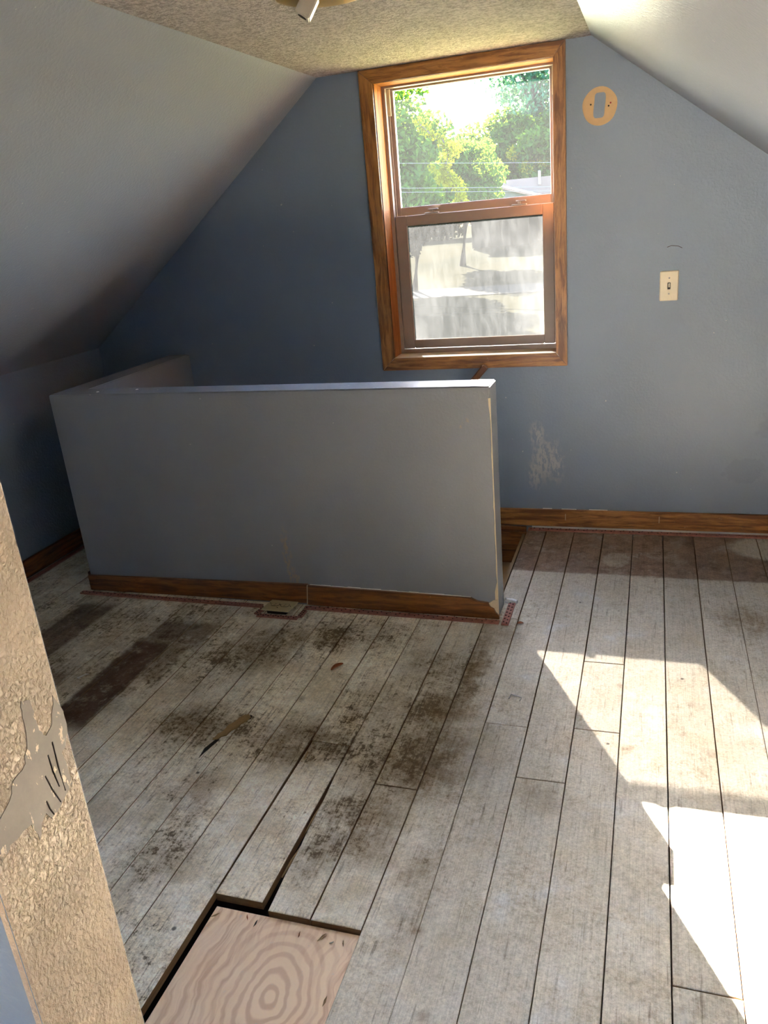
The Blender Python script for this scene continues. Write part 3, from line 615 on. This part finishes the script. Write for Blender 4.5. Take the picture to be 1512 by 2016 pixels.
# invented rear window behind the camera, sized to let in fill light
w2 = empty('window_fill', ((RX0+RX1)/2, YR, RZ0)); struct(w2, 'invented window in the unseen rear gable wall, lets in fill daylight')
mb = MB()
for a in ((RX0-.06, RX0, YR-.0, YR+.018, RZ0-.06, RZ1+.06), (RX1, RX1+.06, YR, YR+.018, RZ0-.06, RZ1+.06), (RX0, RX1, YR, YR+.018, RZ1, RZ1+.06), (RX0, RX1, YR, YR+.018, RZ0-.06, RZ0)): mb.box(*a)
put(mb.build('casing', 'oak_z'), w2)
mb = MB(); zm = (RZ0+RZ1)/2
for a in ((RX0, RX0+.045, YR-.12, YR-.09, RZ0, RZ1), (RX1-.045, RX1, YR-.12, YR-.09, RZ0, RZ1), (RX0, RX1, YR-.12, YR-.09, RZ1-.045, RZ1), (RX0, RX1, YR-.12, YR-.09, RZ0, RZ0+.045), (RX0, RX1, YR-.125, YR-.085, zm-.025, zm+.025)): mb.box(*a)
put(mb.build('sash', 'sash_metal'), w2)
mb = MB(); mb.add([(RX0, YR-.105, RZ0), (RX1, YR-.105, RZ0), (RX1, YR-.105, RZ1), (RX0, YR-.105, RZ1)], [(0, 1, 2, 3)]); put(mb.build('pane', 'glass_rear'), w2)

# ---------------------------------------------------------------- things on the gable wall
sw = empty('light_switch', (.557, YD, .9896)); tag(sw, 'cream toggle light switch plate on the blue grey wall right of the window', 'light switch')
mb = MB(); mb.cbox(.522, .592, YD-.006, YD+.001, .9896, 1.1036, .0035); plate = put(mb.build('plate', 'cream_plastic'), sw)
mb = MB(); mb.box(.5515, .5625, YD-.0072, YD-.004, 1.034, 1.059); put(mb.build('toggle_slot', 'dark_slot'), plate)
mb = MB(); mb.prism([(.5535, YD-.006, 1.040), (.5605, YD-.006, 1.040), (.5600, YD-.018, 1.050), (.5540, YD-.018, 1.050)], (0, 0, .008), 'z'); put(mb.build('toggle', 'cream_plastic'), sw)
for z in (1.0165, 1.0766):
    mb = MB(); mb.lathe([(.0035, 0), (.0030, -.0012)], (.557, YD-.0058, z), 10, axis='y'); put(mb.build('screw', 'steel'), plate)

rg = empty('bare_ring', (.288, YD, 1.716)); put(rg, wall_back); tag(rg, 'oval ring of bare cream primer where a wall fitting was removed')
# outline of the unpainted ring with the painted slot in its middle
mb = MB(); n = 40; cx, cz = .288, 1.716; o_, i_ = [], []
for j in range(n):
    a = 2*math.pi*j/n; o_.append((cx+.0635*math.cos(a)*(1+.02*math.sin(5*a)), cz+.0665*math.sin(a)))
    ca, sa = math.cos(a), math.sin(a); e = 6.0
    rr = (abs(ca/.0205)**e + abs(sa/.043)**e)**(-1/e); i_.append((cx-.001+rr*ca+.003*sa, cz+.003+rr*sa))
v = [(x, YD-.0007, z) for x, z in o_] + [(x, YD-.0007, z) for x, z in i_] + [(x, YD+.001, z) for x, z in o_] + [(x, YD+.001, z) for x, z in i_]
f = []
for j in range(n):
    k = (j+1) % n; f += [(j, k, n+k, n+j), (2*n+j, 3*n+j, 3*n+k, 2*n+k), (j, 2*n+j, 2*n+k, k), (n+j, n+k, 3*n+k, 3*n+j)]
put(mesh_obj('primer', v, f, 'ring_primer'), rg)
for (x, z, m_) in ((.255, 1.7245, 'dark_slot'), (.320, 1.7135, 'dark_slot'), (.327, 1.723, 'hole_red')):
    mb = MB(); mb.lathe([(.0034, 0), (.0030, -.0014)], (x, YD-.0004, z), 8, axis='y'); put(mb.build('screw_hole', m_), rg)
mb = MB(); mb.tube([(.545, YD-.0003, 1.192), (.56, YD-.0003, 1.197), (.585, YD-.0003, 1.194), (.60, YD-.0003, 1.186)], .0011, 5); put(mb.build('crack', 'sash_dark'), wall_back)

# handrail going down the stairs
hr = empty('handrail', (-.6, YD-.06, .2)); tag(hr, 'brown wooden stair handrail rising behind the low wall below the window', 'handrail')
a0 = Vector((-.183, 0, .772)); dr = Vector((-.66, 0, -.75)).normalized(); nr = Vector((.75, 0, -.66)).normalized()
P = [a0, a0+nr*.028, a0+nr*.028+dr*1.5, a0+dr*1.5]
mb = MB(); mb.prism([(p.x, .795, p.z) for p in P], (0, .042, 0), 'y'); rail = put(mb.build('rail', 'handrail_wood'), hr)
bm = bmesh.new(); bm.from_mesh(rail.data); bmesh.ops.bevel(bm, geom=bm.edges[:], offset=.005, segments=3, affect='EDGES'); bm.to_mesh(rail.data); bm.free()
for k in (.25, .9):
    p = a0+dr*k+nr*.026; mb = MB(); mb.tube([(p.x, .816, p.z), (p.x+.02, .83, p.z-.04), (p.x+.02, YD, p.z-.06)], .006, 8); put(mb.build('bracket', 'steel'), hr)

# ---------------------------------------------------------------- floor outlet, leaf, chips
fo = empty('floor_outlet', (-.845, -.062, 0)); tag(fo, 'ivory duplex outlet plate lying over a floor box by the guard wall', 'outlet')
mb = MB(); mb.box(-.885, -.805, -.095, -.02, .0, .016); put(mb.build('box', 'void_dark'), fo)
R_ = Matrix.Rotation(math.radians(-2), 4, 'Z') @ Matrix.Rotation(math.radians(-3), 4, 'X')
def plate_part(mb, name, mat, under=None):
    o = mb.build(name, mat); o.matrix_world = Matrix.Translation((-.845, -.060, .020)) @ R_; bpy.context.view_layer.update(); put(o, under or fo); return o
mb = MB(); mb.cbox(-.0585, .0585, -.047, .047, -.005, .0, .002); oplate = plate_part(mb, 'plate', 'ivory_plate')
for sx in (-.021, .021):
    mb = MB(); pr = []
    n = 20
    for j in range(n):
        a = 2*math.pi*j/n; pr.append((sx+.0165*math.cos(a), .004+max(-.0125, min(.0125, .0165*math.sin(a))), .0))
    mb.prism(pr, (0, 0, .0012), 'z'); plate_part(mb, 'receptacle', 'ivory_plate', oplate)
    mb = MB(); n = 24   # thin dark ring round the socket face
    for j in range(n):
        a, b = 2*math.pi*j/n, 2*math.pi*(j+1)/n
        q = [(sx+r_*math.cos(t_), .004+max(-.0125-(r_-.0165), min(.0125+(r_-.0165), r_*math.sin(t_))), .0009) for r_, t_ in ((.0165, a), (.0180, a), (.0180, b), (.0165, b))]
        mb.prism(q, (0, 0, -.0012), 'z')
    plate_part(mb, 'seam', 'dark_slot', oplate)
    for dy in (-.0055, .0055):
        mb = MB(); mb.box(sx-.0045, sx+.0035, .004+dy-.001, .004+dy+.001, .0008, .0015); plate_part(mb, 'slot', 'dark_slot', oplate)
for (x, y) in ((0, .004), (-.046, .012), (.046, .0), (0, -.022)):
    mb = MB(); mb.lathe([(.0026, .0), (.0022, .0012)], (x, y, 0), 8); plate_part(mb, 'screw', 'dark_slot', oplate)

def leaf(name, x, y, ang, l, wd, mat, label, cat, curl=.004):
    n = 8; v = []; f = []
    for i in range(n+1):
        s_ = i/n; hw_ = wd*math.sin(math.pi*min(1, s_*.9+.05))**.8
        for j in (-1, -.5, 0, .5, 1): v.append(((s_-.5)*l, j*hw_/2, .0025+curl*(abs(j)**2)+curl*math.sin(s_*3.1)))
    for i in range(n):
        for j in range(4): f.append((i*5+j, i*5+j+1, i*5+j+6, i*5+j+5))
    o = mesh_obj(name, v, f, mat, smooth=True); o.modifiers.new('thickness', 'SOLIDIFY').thickness = .0008
    o.location = (x, y, 0); o.rotation_euler = (0, 0, ang); tag(o, label, cat); return o
leaf('dry_leaf', -.469, -.424, 1.05, .052, .021, 'leaf_dry', 'curled orange brown dead leaf on the middle floor boards', 'leaf')
leaf('dry_leaf', .083, -.035, .3, .022, .016, 'leaf_dry', 'small round tan leaf scrap on the floor by the pink tack strip', 'leaf', .002)
# exposed wood where a board splintered with the dark split next to it
mb = MB(); P = [(-.658, -.733), (-.645, -.728), (-.632, -.740), (-.637, -.762), (-.646, -.778), (-.650, -.800), (-.660, -.812), (-.664, -.838), (-.676, -.846), (-.682, -.862), (-.697, -.864), (-.693, -.836), (-.684, -.822), (-.683, -.79), (-.671, -.772), (-.668, -.75)]
mb.prism([(x, y, .0004) for x, y in P], (0, 0, .0022), 'z'); tag(mb.build('exposed_wood', 'wood_chip'), 'pale exposed wood where a left board splintered', 'exposed wood')
mb = MB(); P = [(-.688, -.862), (-.676, -.858), (-.690, -.925), (-.694, -.95), (-.700, -.905)]
mb.prism([(x, y, -.0002) for x, y in P], (0, 0, .0009), 'z'); tag(put(mb.build('gouge', 'void_dark'), floor), 'dark gouge')
mb = MB(); P = [(-.641, -.727), (-.633, -.730), (-.629, -.747), (-.634, -.75)]
mb.prism([(x, y, -.0002) for x, y in P], (0, 0, .0009), 'z'); put(mb.build('gouge', 'void_dark'), floor)
CH = [(-.378, -1.425, .02, .5, 'wood_chip', 'tiny curled shaving at the left corner of the plywood'), (-.305, -1.415, .013, 2.0, 'leaf_dry', 'brown splinter near the top edge of the plywood'),
      (-.280, -1.425, .016, 1.3, 'void_dark', 'dark upright splinter near the top edge of the plywood'), (-.175, -1.43, .012, 1.5, 'leaf_dry', 'small brown sliver in the middle of the plywood edge'),
      (-.125, -1.425, .024, .9, 'wood_chip', 'pale broad shaving near the right half of the plywood edge'), (-.10, -1.432, .010, .2, 'sill_paint', 'white paint fleck near the right half of the plywood edge'),
      (-.075, -1.43, .012, 1.8, 'wood_chip', 'pale sliver near the right corner of the plywood'), (-.065, -1.56, .02, 1.4, 'wood_chip', 'pale splinter at the right edge of the plywood')]
for (x, y, l, a, m_, lb) in CH:
    mb = MB(); mb.prism([(-l/2, -.001, 0), (0, -l*.14, .001), (l/2, 0, .004), (l*.1, l*.12, .001)], (0, 0, .0012), 'z'); o = mb.build('wood_shaving', m_); o.location = (x, y, -.0098); o.rotation_euler = (0, 0, a); tag(o, lb, 'shaving')
mb = MB(); mb.tube([(.118, -.502, .001), (.122, -.482, .004), (.155, -.494, .004), (.152, -.508, .001)], .0014, 6); tag(mb.build('wire_staple', 'steel'), 'thin bent wire staple on the boards right of the guard wall', 'staple')
mb = MB(); mb.prism([(-1.352, -.640, .0006), (-1.335, -.612, .0006), (-1.322, -.611, .0006), (-1.334, -.622, .0006), (-1.342, -.646, .0006)], (0, 0, .002), 'z'); tag(mb.build('paint_flake', 'sill_paint'), 'pale paint flake on the dark brown board at far left', 'paint flake')

# ---------------------------------------------------------------- ceiling light
cl = empty('ceiling_light', (-.31, -.375, ZC)); tag(cl, 'brass ceiling light base without its glass, bare sockets showing', 'ceiling light')
c0 = (-.31, -.375, ZC-.004)
mb = MB(); mb.lathe([(.137, 0), (.139, -.006), (.134, -.014), (.124, -.018), (.118, -.026), (.100, -.030), (.03, -.031)], c0, 48); put(mb.build('pan', 'brass', smooth=True), cl)
for ang in (math.radians(200),):
    ca, sa = math.cos(ang), math.sin(ang); ax = Vector((ca*.55, sa*.55, -.83)).normalized(); sd_ = Vector((-sa, ca, 0)); nn = ax.cross(sd_)
    b0 = Vector(c0)+Vector((ca*.028, sa*.028+.012, -.020)); mb = MB(); hw_ = .025
    q = [b0+sd_*a*hw_+nn*b*hw_*.8 for a, b in ((-1, -1), (1, -1), (1, 1), (-1, 1))]; mb.prism([p[:] for p in q], (ax*.056)[:], 'z')
    s_ = put(mb.build('socket', 'porcelain'), cl)
    bm = bmesh.new(); bm.from_mesh(s_.data); bmesh.ops.bevel(bm, geom=bm.edges[:], offset=.003, segments=2, affect='EDGES'); bm.to_mesh(s_.data); bm.free()
    mb = MB(); e0 = b0+ax*.0562
    mb.tube([(e0-ax*.004)[:], (e0+ax*.0006)[:]], .012, 14); put(mb.build('lamp_hole', 'dark_slot'), s_)
    mb = MB(); p = b0+nn*hw_*.8+ax*.012; mb.tube([(p-sd_*.012)[:], (p+nn*.008)[:], (p+sd_*.012+ax*.01)[:]], .003, 6); put(mb.build('clip', 'steel'), s_)

# ---------------------------------------------------------------- outside
def ground_z(y): return -3.0 + max(0, min(1, (y-27)/30))*1.8
mb = MB(); ys = [-60, -20, 0, 10, 27, 37, 47, 57, 90, 140]
v = [(x, y, ground_z(y)) for y in ys for x in (-120, 120)]; f = [(2*i, 2*i+1, 2*i+3, 2*i+2) for i in range(len(ys)-1)]
g_ = mesh_obj('lawn', v, f, 'lawn'); tag(g_, 'sunlit yellow green lawn outside the window', 'lawn', kind='stuff')
mb = MB(); ya, yb = 36.0, 38.6; mb.add([(-120, ya, ground_z(ya)+.03), (120, ya, ground_z(ya)+.03), (120, yb, ground_z(yb)+.03), (-120, yb, ground_z(yb)+.03)], [(0, 1, 2, 3)])
tag(mb.build('road', 'asphalt'), 'pale street beyond the lawn', 'road', kind='structure')
def at(px, pz, D): return Vector((CAM.x+D*px, CAM.y+D, CAM.z+D*pz))
# neighbour house
H = empty('house', (-8, 58, ground_z(57))); tag(H, 'low neighbouring house with a tan shingled roof among the trees', 'house')
ap, eL, eR = at(-.1780, .0240, 58), at(-.2163, .0106, 58), at(-.1353, .0107, 58); yb = 62; gz = ground_z(57)
rl, rr_ = at(-.1977, .0286, 63), at(-.06, .0282, 63); eg = eL.z
mb = MB(); mb.box(eL.x+.35, eR.x-.35, eL.y+.3, 66, gz, eg); mb.prism([(eL.x+.4, eL.y+.3, eg), (eR.x-.4, eL.y+.3, eg), (ap.x, eL.y+.3, ap.z-.12)], (0, .2, 0), 'y'); mb.box(eR.x-.5, rr_.x, 60.4, 66, gz, eg+.05); put(mb.build('wall', 'exterior_siding'), H)
mb = MB()
for e in (eL, eR): mb.prism([(e.x, e.y, e.z), (ap.x, ap.y, ap.z), (ap.x, ap.y, ap.z-.14), (e.x, e.y, e.z-.14)], (0, 5.2, 0), 'y')
put(mb.build('gable_roof', 'shingle'), H)
mb = MB(); zl, zr = rl.z, rr_.z; yr = rl.y; y0 = 60.0
A = [(eL.x-.1, y0, eg), (rr_.x+1, y0, eg), (rr_.x+1, yr, zr), (rl.x, yr, zl), (eL.x-.1, yr+3, eg), (rr_.x+1, yr+3, eg)]
mb.add(A, [(0, 1, 2, 3), (3, 2, 5, 4), (0, 3, 4)]); rf = put(mb.build('main_roof', 'shingle'), H); rf.modifiers.new('t', 'SOLIDIFY').thickness = .12
pp = at(-.1272, .0349, 62.6); mb = MB(); mb.tube([(pp.x, pp.y, pp.z-.9), (pp.x, pp.y, pp.z)], .09, 8); put(mb.build('vent_pipe', 'pipe_metal'), H)
for x in (eL.x+1.1, ap.x+.2): 
    mb = MB(); mb.box(x, x+1.0, eL.y+.24, eL.y+.3, gz+1.0, gz+2.2); put(mb.build('window', 'far_glass'), H)
# invented house out of view, bounces warm sun through the rear window as fill
H_fill = empty('house', (-.5, -15, ground_z(-15))); tag(H_fill, 'invented tan house out of view behind, bounces sun into the rear window', 'house')
mb = MB(); mb.box(-7, 6, -19, -13, -3, 2.2); put(mb.build('wall', 'fill_facade'), H_fill)
mb = MB(); mb.prism([(-7.5, -19.5, 2.1), (-7.5, -12.5, 2.1), (-7.5, -16, 4.6)], (14, 0, 0), 'x'); put(mb.build('roof', 'shingle'), H_fill)
for x in (-5.2, -2.2, 1.0, 3.8):
    mb = MB(); mb.box(x, x+1.1, -13.02, -12.96, -.6, .8); f_ = put(mb.build('window', 'far_glass'), H_fill)
# trees
def foliage(rs, centers, n, leaf_s, mat, name, parent):
    """n leaf quads scattered in clusters (centre, radii)"""
    cs = np.array([c[0] for c in centers]); rd = np.array([c[1] for c in centers]); wts = rd.prod(1)**.75; wts /= wts.sum()
    k = rs.choice(len(cs), n, p=wts); dirs = rs.normal(size=(n, 3)); dirs /= np.linalg.norm(dirs, axis=1, keepdims=True)
    p = cs[k] + dirs*rd[k]*(rs.random((n, 1))**.42)
    a = rs.normal(size=(n, 3)); a /= np.linalg.norm(a, axis=1, keepdims=True); b = np.cross(a, rs.normal(size=(n, 3))); b /= np.linalg.norm(b, axis=1, keepdims=True)
    s = leaf_s*(.6+.8*rs.random((n, 1))); v = np.stack([p-a*s, p-b*s*.45, p+a*s, p+b*s*.45], 1).reshape(-1, 3)
    me = bpy.data.meshes.new(name); me.vertices.add(len(v)); me.vertices.foreach_set('co', v.ravel()); me.loops.add(4*n); me.loops.foreach_set('vertex_index', np.arange(4*n, dtype=np.int32))
    me.polygons.add(n); me.polygons.foreach_set('loop_start', np.arange(0, 4*n, 4, dtype=np.int32)); me.update(calc_edges=True); me.materials.append(M[mat])
    o = bpy.data.objects.new(name, me); C.objects.link(o); o['kind'] = 'stuff'; return put(o, parent)
def tree(seed, base, crown_c, crown_r, ncl, n, leaf_s, mat, label, cat='tree', hole=None):
    rs = np.random.RandomState(seed); base = Vector(base); cc = Vector(crown_c)
    T = empty('tree', base[:]); tag(T, label, cat, 'trees outside the window')
    cl_ = []
    for i in range(ncl):
        d = rs.normal(size=3); d /= np.linalg.norm(d); rr = rs.random()**.4*.82
        c_ = np.array(cc)+d*np.array(crown_r)*rr; s = (.22+.2*rs.random())*min(crown_r); cl_.append((c_, np.array([s*1.25, s*1.25, s*.95])))
    foliage(rs, cl_, n, leaf_s, mat, 'foliage', T)
    mb = MB(); top = cc+Vector((0, 0, crown_r[2]*.5)); r0 = .035*(top.z-base.z)
    mb.tube([base[:], (base*.5+cc*.5+Vector((.3, 0, 0)))[:], cc[:], top[:]], [r0, r0*.8, r0*.55, r0*.2], 8); tk = put(mb.build('trunk', 'bark'), T)
    mb = MB()
    for i in range(0, ncl, 3):
        c_ = Vector(cl_[i][0]); m_ = (cc*.6+c_*.4)-Vector((0, 0, .5)); mb.tube([(base*.35+cc*.65)[:], m_[:], c_[:]], [r0*.4, r0*.28, r0*.08], 5)
    put(mb.build('branches', 'bark'), tk); return T
def on_ground(px, D): y = CAM.y+D; return (CAM.x+D*px, y, ground_z(y))
c_ = at(-.302, .075, 42); tree(1, on_ground(-.302, 42), c_, (2.7, 2.7, 3.6), 46, 15000, .17, 'leaf_green', 'tall green tree filling the left side of the upper window pane')
c_ = at(-.285, .01, 41); tree(2, on_ground(-.285, 41), c_, (2.6, 2.2, 2.6), 34, 11000, .17, 'leaf_green', 'lower bushy tree at the left, just above the meeting rail')
c_ = at(-.222, .035, 50); tree(3, on_ground(-.222, 50), c_, (2.3, 2.3, 2.5), 34, 11000, .17, 'leaf_green', 'green tree left of the house roof under the sky gap')
c_ = at(-.132, .125, 70); tree(4, on_ground(-.132, 70), c_, (5.2, 4.5, 6.0), 46, 9000, .22, 'leaf_dark', 'tall bluish green tree behind the house filling the upper right pane')
c_ = at(-.165, .055, 68); tree_back = tree(5, on_ground(-.165, 68), c_, (4.6, 3.0, 2.9), 40, 12000, .22, 'leaf_green', 'yellow green tree directly behind the house roof')
c_ = at(-.105, .05, 67); tree(6, on_ground(-.105, 67), c_, (4.0, 3.0, 3.4), 36, 10000, .22, 'leaf_green', 'green tree at the right end of the house roof')
c_ = at(-.42, .06, 45); tree(7, on_ground(-.42, 45), c_, (3.8, 3.5, 5), 36, 8000, .24, 'leaf_green', 'tree further left outside, mostly hidden by the wall')
c_ = at(.02, .08, 60); tree(8, on_ground(.02, 60), c_, (5, 4, 6), 36, 8000, .26, 'leaf_dark', 'tree further right outside, mostly hidden by the wall')
c_ = at(-.24, .02, 80); tree(9, on_ground(-.24, 80), c_, (8, 4, 5.0), 50, 14000, .28, 'leaf_green', 'broad distant tree behind the others')
# yellow vine climbing on the left tree
V = empty('vine', on_ground(-.222, 38.5)); tag(V, 'bright yellow green vine trailing down in front of the left trees', 'vine', 'trees outside the window')
def px2(x, y):   # helper: window pixel to slopes, used once to place the vine's bends
    d = fwd + r2*(x-756)/FPX - u2*(y-1008)/FPX; return d.x/d.y, d.z/d.y
VP = [at(*px2(x, y), 38.5) for x, y in ((822, 240), (848, 264), (872, 276), (884, 300), (876, 330), (890, 352), (906, 375), (908, 396), (900, 430))]
mb = MB(); mb.tube([p[:] for p in VP], .04, 5); put(mb.build('stem', 'bark'), V)
rs = np.random.RandomState(21); cl_ = []
for a_, b_ in zip(VP[:-1], VP[1:]):
    for s_ in (0, .33, .66): c_ = a_.lerp(b_, s_); r_ = .16+.16*rs.random(); cl_.append((np.array(c_), np.array([r_*1.3, r_, r_])))
for (x, y) in ((896, 296), (866, 345), (868, 352), (850, 330), (880, 362)): r_ = .2+.15*rs.random(); cl_.append((np.array(at(*px2(x, y), 38.5)), np.array([r_]*3)))
foliage(rs, cl_, 2100, .085, 'leaf_yellow', 'leaves', V)
cl_ = []
for (x, y) in ((905, 310), (930, 315), (945, 312), (960, 308), (1010, 300), (1040, 330), (1070, 320)): r_ = .4+.3*rs.random(); cl_.append((np.array(at(*px2(x, y), 65)), np.array([r_]*3)))
tag(foliage(rs, cl_, 900, .12, 'leaf_yellow', 'sunlit_leaves', tree_back), 'yellow sunlit leaves')
# overhead wires
for (a_, b_, D, lb) in (((760, 322), (1100, 320), 30, 'pale overhead wire crossing the trees in the upper pane'), ((760, 371), (1100, 368), 31, 'upper of two faint wires just above the house roof'), ((760, 379), (1100, 376), 31.5, 'lower of two faint wires just above the house roof'), ((790, 601), (1095, 612), 11, 'pale wire crossing low behind the hazy lower pane')):
    p, q = at(*px2(*a_), D), at(*px2(*b_), D); d = q-p; p, q = p-d*2.5, q+d*2.5
    pts = [p.lerp(q, t_/16) - Vector((0, 0, d.length*.04*4*(t_/16)*(1-t_/16)-d.length*.04)) for t_ in range(17)]
    mb = MB(); mb.tube([x[:] for x in pts], .0002*D+.001, 5); tag(mb.build('overhead_wire', 'wire_dark'), lb, 'wire', 'overhead wires')
